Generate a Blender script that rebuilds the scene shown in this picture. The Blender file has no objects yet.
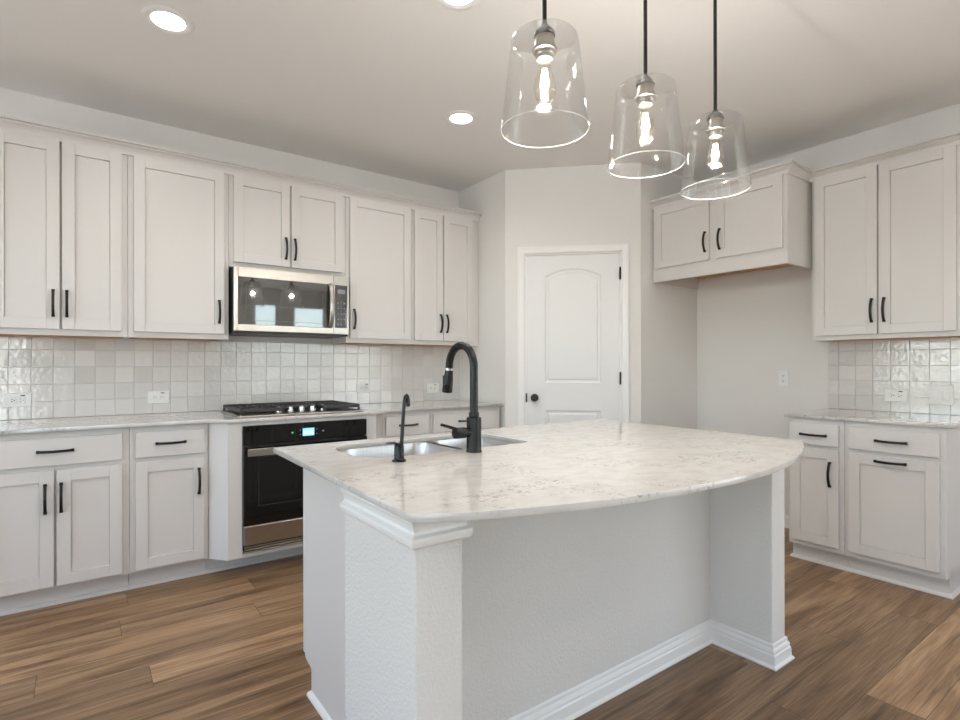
import bpy, bmesh, math, random
from mathutils import Vector, Matrix
random.seed(7)
S = bpy.context.scene
COL = S.collection
PI = math.pi

# ------------------------------------------------------------------ camera
CAM_H = 1.2186
YAW = math.radians(36.22)
cam = bpy.data.cameras.new('camera'); cam.sensor_width = 36.0
cam.lens = 542.08 * 36.0 / 960.0
cam.shift_y = 5.98 / 960.0
cam.clip_start = 0.02
co = bpy.data.objects.new('camera', cam); COL.objects.link(co)
co.location = (0, 0, CAM_H)
co.rotation_euler = (PI / 2, 0.0016, -YAW)
S.camera = co

# ------------------------------------------------------------------ colour management, world, exposure
S.view_settings.view_transform = 'Standard'
S.view_settings.look = 'None'
S.view_settings.gamma = 1.0
S.view_settings.use_curve_mapping = False
S.view_settings.exposure = 0.02
S.cycles.use_denoising = True
S.cycles.max_bounces = 10
S.cycles.diffuse_bounces = 6
S.cycles.glossy_bounces = 5
S.cycles.transparent_max_bounces = 16
S.cycles.caustics_reflective = False
S.cycles.caustics_refractive = False
S.cycles.sample_clamp_indirect = 6.0
S.cycles.blur_glossy = 0.5

W_SKY = 1.55
world = bpy.data.worlds.new('world'); S.world = world; world.use_nodes = True
nt = world.node_tree; nt.nodes.clear()
sky = nt.nodes.new('ShaderNodeTexSky'); sky.sky_type = 'NISHITA'
sky.sun_disc = False; sky.sun_elevation = math.radians(48); sky.sun_rotation = math.radians(60)
sky.air_density = 1.0; sky.dust_density = 1.6; sky.ozone_density = 1.0
bg = nt.nodes.new('ShaderNodeBackground'); bg.inputs['Strength'].default_value = W_SKY
wo = nt.nodes.new('ShaderNodeOutputWorld')
hs = nt.nodes.new('ShaderNodeHueSaturation'); hs.inputs['Saturation'].default_value = 0.68
nt.links.new(sky.outputs['Color'], hs.inputs['Color']); nt.links.new(hs.outputs['Color'], bg.inputs['Color']); nt.links.new(bg.outputs[0], wo.inputs['Surface'])

# sun outdoors, high and from behind the kitchen's corner: it never enters the windows, only lights the pale bounce ground added outside
sd = bpy.data.lights.new('sun', 'SUN'); sd.energy = 22.0; sd.angle = math.radians(0.6); sd.color = (1.0, 0.95, 0.88)
so_ = bpy.data.objects.new('sun', sd); COL.objects.link(so_)
so_.rotation_euler = Vector((-0.10, -0.52, -0.85)).to_track_quat('-Z', 'Y').to_euler()

# light strengths
P_CAN = 5.2         # each recessed can
P_BULB = 15.0         # each pendant bulb
E_CAN, E_FIL = 14.0, 26.0
C_WARM = (1.0, 0.98, 0.96)
C_BULB = (1.0, 0.965, 0.92)

# ------------------------------------------------------------------ dimensions
W = 4.0975           # back wall plane (y)
V = 4.2843           # right wall plane (x)
CEIL = 2.806
PX = 2.764           # return wall beside the pantry (x)
PA = Vector((2.764, 3.424)); PB = Vector((3.516, 2.673))
ALC = 2.673          # alcove side wall (y)
XL, YR = -3.0, -4.0  # far left wall and rear wall
CT, CB = 0.914, 0.8955

# ------------------------------------------------------------------ materials
def mat(name):
    m = bpy.data.materials.new(name); m.use_nodes = True
    n = m.node_tree; b = n.nodes['Principled BSDF']
    return m, n, b
def N(n, t, **k):
    x = n.nodes.new(t)
    for a, v in k.items(): setattr(x, a, v)
    return x
def objco(n, scale=None):
    tc = N(n, 'ShaderNodeTexCoord'); out = tc.outputs['Object']
    if scale:
        mp = N(n, 'ShaderNodeMapping'); mp.inputs['Scale'].default_value = scale
        n.links.new(out, mp.inputs['Vector']); out = mp.outputs['Vector']
    return out
def addbump(n, b, scale, strength, dist=0.002, detail=3, co=None):
    nz = N(n, 'ShaderNodeTexNoise'); nz.inputs['Scale'].default_value = scale; nz.inputs['Detail'].default_value = detail
    n.links.new(co or objco(n), nz.inputs['Vector'])
    bp = N(n, 'ShaderNodeBump'); bp.inputs['Strength'].default_value = strength; bp.inputs['Distance'].default_value = dist
    n.links.new(nz.outputs['Fac'], bp.inputs['Height']); n.links.new(bp.outputs['Normal'], b.inputs['Normal'])
    return bp
def simple(name, col, rough=0.5, metal=0.0, bump=None, emit=None, es=0.0, coat=0.0, spec=0.5):
    m, n, b = mat(name)
    b.inputs['Base Color'].default_value = (*col, 1); b.inputs['Roughness'].default_value = rough
    b.inputs['Metallic'].default_value = metal; b.inputs['Coat Weight'].default_value = coat
    b.inputs['Specular IOR Level'].default_value = spec
    if emit: b.inputs['Emission Color'].default_value = (*emit, 1); b.inputs['Emission Strength'].default_value = es
    if bump: addbump(n, b, *bump)
    return m
def ramp(n, fac, stops):
    r = N(n, 'ShaderNodeValToRGB'); e = r.color_ramp.elements
    while len(e) > 1: e.remove(e[0])
    e[0].position = stops[0][0]; e[0].color = (*stops[0][1], 1)
    for p, c in stops[1:]:
        q = e.new(p); q.color = (*c, 1)
    n.links.new(fac, r.inputs['Fac']); return r.outputs['Color']
def mth(n, op, a, b=None, c=None):
    x = N(n, 'ShaderNodeMath', operation=op)
    for i, v in enumerate((a, b, c)):
        if v is None: continue
        if isinstance(v, (int, float)): x.inputs[i].default_value = v
        else: n.links.new(v, x.inputs[i])
    return x.outputs[0]

M = {}
M['wall'] = simple('wall_paint', (0.72, 0.705, 0.68), 0.75, bump=(210, 0.25, 0.002, 2))
M['islandwall'] = simple('textured_wall_paint', (0.69, 0.675, 0.65), 0.7, bump=(110, 0.7, 0.004, 3))
M['ceil'] = simple('ceiling_paint', (0.80, 0.785, 0.765), 0.9, bump=(70, 0.22, 0.003, 4))
M['cab'] = simple('cabinet_paint', (0.66, 0.64, 0.622), 0.38)
M['white'] = simple('white_trim_paint', (0.80, 0.795, 0.78), 0.35)
M['doorw'] = simple('white_door_paint', (0.75, 0.75, 0.745), 0.38)
M['ply'] = simple('raw_plywood', (0.55, 0.30, 0.12), 0.6, bump=(60, 0.2, 0.001, 3))
M['black'] = simple('matte_black_metal', (0.014, 0.0125, 0.0115), 0.36, 0.3)
M['fixture'] = simple('satin_black_fixture', (0.005, 0.005, 0.005), 0.27, 0.0, spec=0.35)
M['iron'] = simple('cast_iron', (0.03, 0.028, 0.026), 0.5, bump=(300, 0.3, 0.001, 2))
M['blackglass'] = simple('black_glass', (0.006, 0.006, 0.006), 0.05, spec=0.6)
M['mwglass'] = simple('dark_tinted_glass', (0.03, 0.028, 0.026), 0.03, spec=1.0)
M['mwglass'].node_tree.nodes['Principled BSDF'].inputs['IOR'].default_value = 1.7
M['darkpl'] = simple('dark_plastic', (0.02, 0.02, 0.02), 0.4)
M['plate'] = simple('white_plastic', (0.78, 0.78, 0.77), 0.3)
M['chrome'] = simple('polished_chrome', (0.8, 0.8, 0.8), 0.12, 1.0)
M['satin'] = simple('satin_metal', (0.42, 0.40, 0.37), 0.3, 1.0)
M['hole'] = simple('dark_slot', (0.01, 0.01, 0.01), 0.8)
M['screen'] = simple('oven_screen', (0.05, 0.2, 0.4), 0.2, emit=(0.25, 0.62, 1.0), es=1.3)
M['screenbar'] = simple('oven_screen_bar', (0.3, 0.6, 0.8), 0.2, emit=(0.55, 0.85, 1.0), es=1.5)
M['green'] = simple('green_indicator', (0.1, 0.4, 0.2), 0.4, emit=(0.15, 0.6, 0.3), es=0.35)
M['dim'] = simple('printed_key', (0.25, 0.27, 0.3), 0.4)
M['faint'] = simple('printed_window_border', (0.045, 0.045, 0.048), 0.3)
M['lens'] = simple('lamp_lens', (0.9, 0.9, 0.9), 0.4, emit=(1.0, 0.96, 0.9), es=E_CAN)
M['filament'] = simple('glowing_filament', (1, 0.9, 0.7), 0.4, emit=(1.0, 0.80, 0.50), es=E_FIL)
M['bounce_ground'] = simple('pale_bounce_ground', (0.62, 0.60, 0.57), 0.9, bump=(40, 0.4, 0.02, 4))  # unseen ground, made pale so it bounces daylight up to the ceiling
M['inside'] = simple('cabinet_interior', (0.5, 0.4, 0.28), 0.6)

def steel(name, col, rough, stretch):
    m, n, b = mat(name)
    b.inputs['Metallic'].default_value = 1.0
    nz = N(n, 'ShaderNodeTexNoise'); nz.inputs['Scale'].default_value = 1.0; nz.inputs['Detail'].default_value = 4
    n.links.new(objco(n, stretch), nz.inputs['Vector'])
    n.links.new(ramp(n, nz.outputs['Fac'], [(0.3, tuple(c * 0.86 for c in col)), (0.7, col)]), b.inputs['Base Color'])
    b.inputs['Roughness'].default_value = rough
    bp = N(n, 'ShaderNodeBump'); bp.inputs['Strength'].default_value = 0.12; bp.inputs['Distance'].default_value = 0.0005
    n.links.new(nz.outputs['Fac'], bp.inputs['Height']); n.links.new(bp.outputs['Normal'], b.inputs['Normal'])
    return m
M['steel'] = steel('brushed_steel', (0.47, 0.44, 0.405), 0.28, (8, 8, 500))
M['sinksteel'] = steel('satin_sink_steel', (0.68, 0.66, 0.63), 0.33, (400, 8, 8))
M['grey'] = simple('light_grey_mark', (0.35, 0.33, 0.31), 0.4)

def thin_glass(name, tint, refl, rough=0.02, ior=1.45):
    m = bpy.data.materials.new(name); m.use_nodes = True
    n = m.node_tree; n.nodes.clear()
    tr = N(n, 'ShaderNodeBsdfTransparent'); tr.inputs[0].default_value = (*tint, 1)
    gl = N(n, 'ShaderNodeBsdfGlossy'); gl.inputs['Roughness'].default_value = rough
    fr = N(n, 'ShaderNodeFresnel'); fr.inputs['IOR'].default_value = ior
    f = mth(n, 'MULTIPLY', fr.outputs[0], refl)
    f = mth(n, 'MINIMUM', f, 0.35)
    mx = N(n, 'ShaderNodeMixShader'); out = N(n, 'ShaderNodeOutputMaterial')
    n.links.new(f, mx.inputs[0]); n.links.new(tr.outputs[0], mx.inputs[1]); n.links.new(gl.outputs[0], mx.inputs[2])
    n.links.new(mx.outputs[0], out.inputs[0])
    return m, n, gl
M['glass'], gn, gg = thin_glass('pendant_clear_glass', (0.993, 0.993, 0.99), 0.8)
nz = N(gn, 'ShaderNodeTexNoise'); nz.inputs['Scale'].default_value = 1.0; nz.inputs['Detail'].default_value = 2
gn.links.new(objco(gn, (70, 70, 3)), nz.inputs['Vector'])
bp = N(gn, 'ShaderNodeBump'); bp.inputs['Strength'].default_value = 0.8; bp.inputs['Distance'].default_value = 0.002
gn.links.new(nz.outputs['Fac'], bp.inputs['Height']); gn.links.new(bp.outputs['Normal'], gg.inputs['Normal'])
M['bulb'], _, _ = thin_glass('bulb_glass', (0.99, 0.97, 0.93), 0.4)
M['pane'], _, _ = thin_glass('window_glass', (0.95, 0.97, 0.97), 1.5)
# thicker rim of the shade, where the glass is seen edge-on
m, n, b = mat('glass_rim'); M['rim'] = m
b.inputs['Base Color'].default_value = (0.9, 0.92, 0.92, 1); b.inputs['Roughness'].default_value = 0.08
b.inputs['Transmission Weight'].default_value = 0.35; b.inputs['Specular IOR Level'].default_value = 0.8

# floor planks (run along x)
m, n, b = mat('wood_plank_floor'); M['floor'] = m
sep = N(n, 'ShaderNodeSeparateXYZ'); n.links.new(objco(n), sep.inputs[0])
PWD, PLN = 0.18, 1.22
yy = mth(n, 'DIVIDE', mth(n, 'ADD', sep.outputs['Y'], 100 * PWD - 0.06), PWD)
row = mth(n, 'FLOOR', yy); fy = mth(n, 'FRACT', yy)
wn = N(n, 'ShaderNodeTexWhiteNoise', noise_dimensions='1D'); n.links.new(row, wn.inputs['W'])
xx = mth(n, 'DIVIDE', mth(n, 'ADD', mth(n, 'ADD', sep.outputs['X'], 50.0), mth(n, 'MULTIPLY', wn.outputs['Value'], PLN)), PLN)
colm = mth(n, 'FLOOR', xx); fx = mth(n, 'FRACT', xx)
cv = N(n, 'ShaderNodeCombineXYZ'); n.links.new(row, cv.inputs[0]); n.links.new(colm, cv.inputs[1])
w2 = N(n, 'ShaderNodeTexWhiteNoise', noise_dimensions='3D'); n.links.new(cv.outputs[0], w2.inputs['Vector'])
rnd = w2.outputs['Value']
sc = N(n, 'ShaderNodeCombineXYZ')
n.links.new(mth(n, 'MULTIPLY_ADD', rnd, 37.0, mth(n, 'MULTIPLY', sep.outputs['X'], 1.3)), sc.inputs[0])
n.links.new(mth(n, 'MULTIPLY_ADD', rnd, 11.0, mth(n, 'MULTIPLY', sep.outputs['Y'], 17.0)), sc.inputs[1])
g1 = N(n, 'ShaderNodeTexNoise'); g1.inputs['Scale'].default_value = 1.0; g1.inputs['Detail'].default_value = 6; g1.inputs['Roughness'].default_value = 0.55; g1.inputs['Distortion'].default_value = 0.9
n.links.new(sc.outputs[0], g1.inputs['Vector'])
sc2 = N(n, 'ShaderNodeCombineXYZ')
n.links.new(mth(n, 'MULTIPLY_ADD', rnd, 53.0, mth(n, 'MULTIPLY', sep.outputs['X'], 5.0)), sc2.inputs[0])
n.links.new(mth(n, 'MULTIPLY', sep.outputs['Y'], 150.0), sc2.inputs[1])
g2 = N(n, 'ShaderNodeTexNoise'); g2.inputs['Scale'].default_value = 1.0; g2.inputs['Detail'].default_value = 3
n.links.new(sc2.outputs[0], g2.inputs['Vector'])
base = ramp(n, g1.outputs['Fac'], [(0.27, (0.130, 0.068, 0.031)), (0.40, (0.245, 0.146, 0.076)), (0.52, (0.345, 0.218, 0.122)), (0.70, (0.45, 0.30, 0.18))])
tone = ramp(n, rnd, [(0.0, (0.62, 0.60, 0.58)), (0.35, (0.92, 0.90, 0.87)), (0.7, (1.02, 1.0, 0.97)), (1.0, (1.25, 1.24, 1.22))])
mx = N(n, 'ShaderNodeMix', data_type='RGBA', blend_type='MULTIPLY'); mx.inputs[0].default_value = 1.0
n.links.new(base, mx.inputs[6]); n.links.new(tone, mx.inputs[7])
mx2 = N(n, 'ShaderNodeMix', data_type='RGBA', blend_type='MULTIPLY'); mx2.inputs[0].default_value = 0.7
n.links.new(mx.outputs[2], mx2.inputs[6])
n.links.new(ramp(n, g2.outputs['Fac'], [(0.3, (0.5, 0.47, 0.45)), (0.62, (1.08, 1.08, 1.08))]), mx2.inputs[7])
ey = mth(n, 'MULTIPLY', mth(n, 'MINIMUM', fy, mth(n, 'SUBTRACT', 1.0, fy)), PWD)
ex = mth(n, 'MULTIPLY', mth(n, 'MINIMUM', fx, mth(n, 'SUBTRACT', 1.0, fx)), PLN)
edge = mth(n, 'MINIMUM', ey, ex)
gap = mth(n, 'LESS_THAN', edge, 0.0012)
mx3 = N(n, 'ShaderNodeMix', data_type='RGBA', blend_type='MIX')
n.links.new(mth(n, 'MULTIPLY', gap, 0.85), mx3.inputs[0]); n.links.new(mx2.outputs[2], mx3.inputs[6]); mx3.inputs[7].default_value = (0.07, 0.045, 0.03, 1)
n.links.new(mx3.outputs[2], b.inputs['Base Color'])
b.inputs['Roughness'].default_value = 0.42
bp = N(n, 'ShaderNodeBump'); bp.inputs['Strength'].default_value = 0.18; bp.inputs['Distance'].default_value = 0.001
n.links.new(g2.outputs['Fac'], bp.inputs['Height']); n.links.new(bp.outputs['Normal'], b.inputs['Normal'])

# quartz
m, n, b = mat('veined_quartz'); M['quartz'] = m
oc = objco(n)
a1 = N(n, 'ShaderNodeTexNoise'); a1.inputs['Scale'].default_value = 15.0; a1.inputs['Detail'].default_value = 7; a1.inputs['Roughness'].default_value = 0.62; a1.inputs['Distortion'].default_value = 1.2
mp = N(n, 'ShaderNodeMapping'); mp.inputs['Rotation'].default_value = (0, 0, 0.6); mp.inputs['Scale'].default_value = (0.9, 1.5, 1)
n.links.new(oc, mp.inputs['Vector']); n.links.new(mp.outputs[0], a1.inputs['Vector'])
v1 = mth(n, 'ABSOLUTE', mth(n, 'SUBTRACT', a1.outputs['Fac'], 0.5))
vein = mth(n, 'SUBTRACT', 1.0, mth(n, 'MINIMUM', mth(n, 'DIVIDE', v1, 0.032), 1.0))
msk = N(n, 'ShaderNodeTexNoise'); msk.inputs['Scale'].default_value = 5.5; msk.inputs['Detail'].default_value = 4
n.links.new(oc, msk.inputs['Vector'])
mm = N(n, 'ShaderNodeMapRange'); mm.inputs['From Min'].default_value = 0.47; mm.inputs['From Max'].default_value = 0.60
n.links.new(msk.outputs['Fac'], mm.inputs['Value'])
fn = N(n, 'ShaderNodeTexNoise'); fn.inputs['Scale'].default_value = 70; fn.inputs['Detail'].default_value = 2
n.links.new(oc, fn.inputs['Vector'])
m2 = N(n, 'ShaderNodeMapRange'); m2.inputs['From Min'].default_value = 0.47; m2.inputs['From Max'].default_value = 0.56
n.links.new(fn.outputs['Fac'], m2.inputs['Value'])
vf = mth(n, 'MULTIPLY', mth(n, 'MULTIPLY', vein, mm.outputs[0]), m2.outputs[0])
cloud = N(n, 'ShaderNodeTexNoise'); cloud.inputs['Scale'].default_value = 14; cloud.inputs['Detail'].default_value = 5
n.links.new(mp.outputs[0], cloud.inputs['Vector'])
bc = ramp(n, cloud.outputs['Fac'], [(0.35, (0.545, 0.52, 0.495)), (0.6, (0.60, 0.58, 0.555))])
q = N(n, 'ShaderNodeMix', data_type='RGBA'); n.links.new(mth(n, 'MULTIPLY', vf, 0.9), q.inputs[0])
n.links.new(bc, q.inputs[6]); q.inputs[7].default_value = (0.20, 0.165, 0.145, 1)
n.links.new(q.outputs[2], b.inputs['Base Color'])
b.inputs['Roughness'].default_value = 0.09

# glazed wall tile with per-tile tone attribute
m, n, b = mat('glazed_handmade_tile'); M['tile'] = m
at = N(n, 'ShaderNodeAttribute', attribute_name='tone')
n.links.new(ramp(n, at.outputs['Fac'], [(0.0, (0.58, 0.565, 0.55)), (0.5, (0.655, 0.64, 0.62)), (1.0, (0.70, 0.685, 0.665))]), b.inputs['Base Color'])
b.inputs['Roughness'].default_value = 0.08; b.inputs['IOR'].default_value = 1.95
addbump(n, b, 38, 0.42, 0.004, 2)
M['grout'] = simple('grout', (0.56, 0.545, 0.525), 0.9)

# ------------------------------------------------------------------ mesh helpers
def new_bm(): return bmesh.new()
def box(bm, x0, x1, y0, y1, z0, z1, bev=0.0, seg=1):
    r = bmesh.ops.create_cube(bm, size=1.0)
    vs = r['verts']
    bmesh.ops.scale(bm, verts=vs, vec=(abs(x1 - x0), abs(y1 - y0), abs(z1 - z0)))
    bmesh.ops.translate(bm, verts=vs, vec=((x0 + x1) / 2, (y0 + y1) / 2, (z0 + z1) / 2))
    if bev:
        es = list({e for v in vs for e in v.link_edges})
        bmesh.ops.bevel(bm, geom=es, offset=bev, segments=seg, affect='EDGES', profile=0.5)
    return bm
def prism(bm, poly, z0, z1, bev_v=0.0, seg=3):
    a = [bm.verts.new((x, y, z0)) for x, y in poly]; c = [bm.verts.new((x, y, z1)) for x, y in poly]
    k = len(poly); bm.faces.new(a[::-1]); bm.faces.new(c)
    for i in range(k): bm.faces.new((a[i], a[(i + 1) % k], c[(i + 1) % k], c[i]))
    bm.normal_update()
    if bev_v:
        es = [bm.edges.get((a[i], c[i])) for i in range(k)]
        bmesh.ops.bevel(bm, geom=[e for e in es if e], offset=bev_v, segments=seg, affect='EDGES', profile=0.5)
    return bm
def xprism(bm, poly, x0, x1):          # polygon in (y,z) pushed along x
    a = [bm.verts.new((x0, y, z)) for y, z in poly]; c = [bm.verts.new((x1, y, z)) for y, z in poly]
    k = len(poly); bm.faces.new(a[::-1]); bm.faces.new(c)
    for i in range(k): bm.faces.new((a[i], a[(i + 1) % k], c[(i + 1) % k], c[i]))
    bm.normal_update(); return bm
def lathe(bm, prof, cx=0, cy=0, cz=0, seg=32, axis='z'):
    rings = []
    for r, z in prof:
        if r < 1e-6: rings.append([bm.verts.new((0, 0, z))])
        else: rings.append([bm.verts.new((r * math.cos(2 * PI * i / seg), r * math.sin(2 * PI * i / seg), z)) for i in range(seg)])
    for a, b_ in zip(rings, rings[1:]):
        for i in range(seg):
            j = (i + 1) % seg
            if len(a) == 1 and len(b_) == 1: continue
            if len(a) == 1: bm.faces.new((a[0], b_[i], b_[j]))
            elif len(b_) == 1: bm.faces.new((a[i], a[j], b_[0]))
            else: bm.faces.new((a[i], a[j], b_[j], b_[i]))
    vs = [v for r in rings for v in r]
    if axis == 'y': bmesh.ops.rotate(bm, verts=vs, matrix=Matrix.Rotation(PI / 2, 3, 'X'))     # +z -> -y
    if axis == 'x': bmesh.ops.rotate(bm, verts=vs, matrix=Matrix.Rotation(-PI / 2, 3, 'Y'))    # +z -> -x
    bmesh.ops.translate(bm, verts=vs, vec=(cx, cy, cz))
    return bm
def tube(bm, pts, rad, seg=12, cap=True, flat=None):
    pts = [Vector(p) for p in pts]; rs = rad if isinstance(rad, (list, tuple)) else [rad] * len(pts)
    rings = []; up = Vector((0.0123, 0.031, 1)).normalized(); prev = None
    for i, p in enumerate(pts):
        t = (pts[min(i + 1, len(pts) - 1)] - pts[max(i - 1, 0)]).normalized()
        if prev is None:
            n1 = t.cross(up);
            if n1.length < 0.1: n1 = t.cross(Vector((1, 0, 0)))
            n1.normalize()
        else: n1 = (prev - t * prev.dot(t)).normalized()
        prev = n1; n2 = t.cross(n1)
        fx_, fy_ = flat if flat else (1, 1)
        rings.append([bm.verts.new(p + (n1 * math.cos(2 * PI * k / seg) * fx_ + n2 * math.sin(2 * PI * k / seg) * fy_) * rs[i]) for k in range(seg)])
    for a, b_ in zip(rings, rings[1:]):
        for k in range(seg): bm.faces.new((a[k], a[(k + 1) % seg], b_[(k + 1) % seg], b_[k]))
    if cap: bm.faces.new(rings[0][::-1]); bm.faces.new(rings[-1])
    return bm
def sweep(bm, path, prof, side=1):
    """profile [(out, z)] run along a 2-D path with mitred corners; 'out' is to the right of travel * side"""
    P2 = [Vector(p) for p in path]; rings = []
    for i, p in enumerate(P2):
        ds = []
        if i > 0: ds.append((P2[i] - P2[i - 1]).normalized())
        if i < len(P2) - 1: ds.append((P2[i + 1] - P2[i]).normalized())
        ns = [Vector((d.y, -d.x)) * side for d in ds]
        nn = ns[0] if len(ns) == 1 else (ns[0] + ns[1]).normalized()
        k = 1.0 if len(ns) == 1 else 1.0 / max(0.2, nn.dot(ns[0]))
        rings.append([bm.verts.new((p.x + nn.x * k * o, p.y + nn.y * k * o, z)) for o, z in prof])
    m_ = len(prof)
    for a, b_ in zip(rings, rings[1:]):
        for k in range(m_): bm.faces.new((a[k], a[(k + 1) % m_], b_[(k + 1) % m_], b_[k]))
    bm.faces.new(rings[0][::-1]); bm.faces.new(rings[-1])
    return bm
def obj(name, bm, m, parent=None, smooth=False, loc=None):
    bmesh.ops.recalc_face_normals(bm, faces=bm.faces)
    me = bpy.data.meshes.new(name); bm.to_mesh(me); bm.free()
    ms = m if isinstance(m, list) else [m]
    for q_ in ms: me.materials.append(M[q_] if isinstance(q_, str) else q_)
    if smooth:
        for p in me.polygons: p.use_smooth = True
        me.set_sharp_from_angle(angle=math.radians(38))
    o = bpy.data.objects.new(name, me); COL.objects.link(o)
    if parent: o.parent = parent
    if loc: o.location = loc
    return o
def tag(o, label, cat, group=None):
    o['label'] = label; o['category'] = cat
    if group: o['group'] = group
    return o
def thing(name, label, cat, loc=(0, 0, 0), rz=0.0, group=None):
    o = bpy.data.objects.new(name, None); COL.objects.link(o)
    o.empty_display_size = 0.1
    o.location = loc; o.rotation_euler = (0, 0, rz)
    return tag(o, label, cat, group)
def struct(name, bm, m, parent=None, smooth=False):
    o = obj(name, bm, m, parent, smooth)
    if not parent: o['kind'] = 'structure'
    return o

# ================================================================== THE SETTING
bm = new_bm(); box(bm, XL - 0.12, V + 0.12, YR - 0.12, W + 0.12, -0.08, 0.0); struct('floor', bm, 'floor')
bm = new_bm(); box(bm, XL - 0.12, V + 0.12, YR - 0.12, W + 0.12, CEIL, CEIL + 0.1); struct('ceiling', bm, 'ceil')
bm = new_bm(); box(bm, XL - 0.12, PX + 0.02, W, W + 0.12, 0, CEIL); struct('wall_back', bm, 'wall')
# pantry walls: return, door wall (with opening), alcove side
bm = new_bm(); prism(bm, [(PX, W), (PX, PA.y), (PX + 0.1, PA.y + 0.045), (PX + 0.1, W)], 0, CEIL); struct('wall_return', bm, 'wall')
bm = new_bm(); prism(bm, [(PB.x, PB.y), (V, PB.y), (V, PB.y + 0.1), (PB.x + 0.045, PB.y + 0.1)], 0, CEIL); struct('wall_alcove', bm, 'wall')
dv = (PB - PA).normalized(); nv = Vector((dv.y, -dv.x))      # nv points out into the kitchen? checked below
if nv.dot(Vector((0, 0)) - PA) < 0: nv = -nv
PLEN = (PB - PA).length
def pw(s, out): q_ = PA + dv * s + nv * out; return (q_.x, q_.y)
D0, D1, DT = 0.160, 0.912, 2.115
bm = new_bm()
prism(bm, [pw(0, 0), pw(D0, 0), pw(D0, -0.11), pw(0.045, -0.11)], 0, CEIL)
prism(bm, [pw(D1, 0), pw(PLEN, 0), pw(PLEN - 0.045, -0.11), pw(D1, -0.11)], 0, CEIL)
prism(bm, [pw(D0, 0), pw(D1, 0), pw(D1, -0.11), pw(D0, -0.11)], DT, CEIL)
struct('wall_pantry', bm, 'wall')

def wall_with_openings(name, along, fixed0, fixed1, a0, a1, ops):
    bm = new_bm()
    def b(u0, u1, z0, z1):
        if along == 'x': box(bm, u0, u1, fixed0, fixed1, z0, z1)
        else: box(bm, fixed0, fixed1, u0, u1, z0, z1)
    cur = a0
    for u0, u1, z0, z1 in sorted(ops):
        b(cur, u0, 0, CEIL); b(u0, u1, z1, CEIL)
        if z0 > 0: b(u0, u1, 0, z0)
        cur = u1
    b(cur, a1, 0, CEIL)
    return struct(name, bm, 'wall')
REAR = [(-2.3, -0.9, 0.05, 2.45), (2.75, 3.22, 0.5, 2.50), (3.53, 4.22, 0.5, 2.48)]  # first opening is an unseen window added to light the island front
RIGHT = [(-3.2, -0.75, 0.35, 2.45)]
LEFT = [(-2.6, -1.2, 0.7, 2.45), (-0.3, 1.1, 0.6, 2.45), (1.7, 3.3, 0.6, 2.45)]
wall_with_openings('wall_rear', 'x', YR - 0.12, YR, XL - 0.12, V + 0.12, REAR)
wall_with_openings('wall_left', 'y', XL - 0.12, XL, YR, W, LEFT)
wall_with_openings('wall_right', 'y', V, V + 0.12, YR, ALC + 0.02, RIGHT)
k = 0
for side, ops in (('rear', REAR), ('left', LEFT), ('right', RIGHT)):
    for (u0, u1, z0, z1) in ops:
        k += 1
        root = bpy.data.objects.new('window_%d' % k, None); COL.objects.link(root); root['kind'] = 'structure'
        cu = (u0 + u1) / 2; hw = (u1 - u0) / 2
        if side == 'rear': root.location = (cu, YR - 0.06, z0)
        elif side == 'left': root.location = (XL - 0.06, cu, z0); root.rotation_euler = (0, 0, -PI / 2)
        else: root.location = (V + 0.06, cu, z0); root.rotation_euler = (0, 0, PI / 2)
        H = z1 - z0
        bm = new_bm()
        for a, c, e, g in ((-hw, -hw + 0.04, 0, H), (hw - 0.04, hw, 0, H), (-hw + 0.04, hw - 0.04, 0, 0.04), (-hw + 0.04, hw - 0.04, H - 0.04, H), (-hw + 0.04, hw - 0.04, H / 2 - 0.02, H / 2 + 0.02)):
            box(bm, a, c, -0.025, 0.025, e, g, 0.003)
        obj('window_frame', bm, 'white', root)
        bm = new_bm(); box(bm, -hw + 0.03, hw - 0.03, -0.003, 0.003, 0.03, H - 0.03); obj('pane', bm, 'pane', root)
        ld = bpy.data.lights.new('sky_portal', 'AREA'); ld.shape = 'RECTANGLE'; ld.size = 2 * hw; ld.size_y = H
        ld.cycles.is_portal = True
        lo = bpy.data.objects.new('sky_portal', ld); COL.objects.link(lo)
        lo.location = {'rear': (cu, YR - 0.13, z0 + H / 2), 'left': (XL - 0.13, cu, z0 + H / 2), 'right': (V + 0.13, cu, z0 + H / 2)}[side]
        lo.rotation_euler = Vector({'rear': (0, 1, 0), 'left': (1, 0, 0), 'right': (-1, 0, 0)}[side]).to_track_quat('-Z', 'Y').to_euler()
bm = new_bm(); box(bm, -30, 30, -30, 30, -0.25, -0.12); struct('ground', bm, 'bounce_ground')

BASEP = [(0, 0.0), (0.026, 0.0), (0.026, 0.006), (0.018, 0.014), (0.016, 0.048), (0.012, 0.054), (0.013, 0.062), (0.010, 0.070), (0.006, 0.074), (0.006, 0.086), (0.003, 0.091), (0, 0.091)]
SHOE = [(0, 0), (0.014, 0), (0.013, 0.008), (0.008, 0.016), (0, 0.020)]
def baseb(name, path, side=1):
    bm = new_bm(); sweep(bm, path, BASEP, side); return struct(name, bm, 'white')
baseb('baseboard_alcove', [(PB.x + 0.0, PB.y), (V, PB.y), (V, 1.64)], 1)
baseb('baseboard_right', [(V, 0.81), (V, YR + 0.03)], 1)
baseb('baseboard_pantry_left', [pw(0.0, 0), pw(D0 - 0.065, 0)], 1)
baseb('baseboard_pantry_right', [pw(D1 + 0.065, 0), pw(PLEN, 0)], 1)
baseb('baseboard_rear', [(V - 0.03, YR), (-0.4, YR)], 1)
baseb('baseboard_left', [(XL, YR + 0.03), (XL, W - 0.03)], 1)
baseb('baseboard_back', [(XL + 0.03, W), (-0.47, W)], 1)

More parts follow.
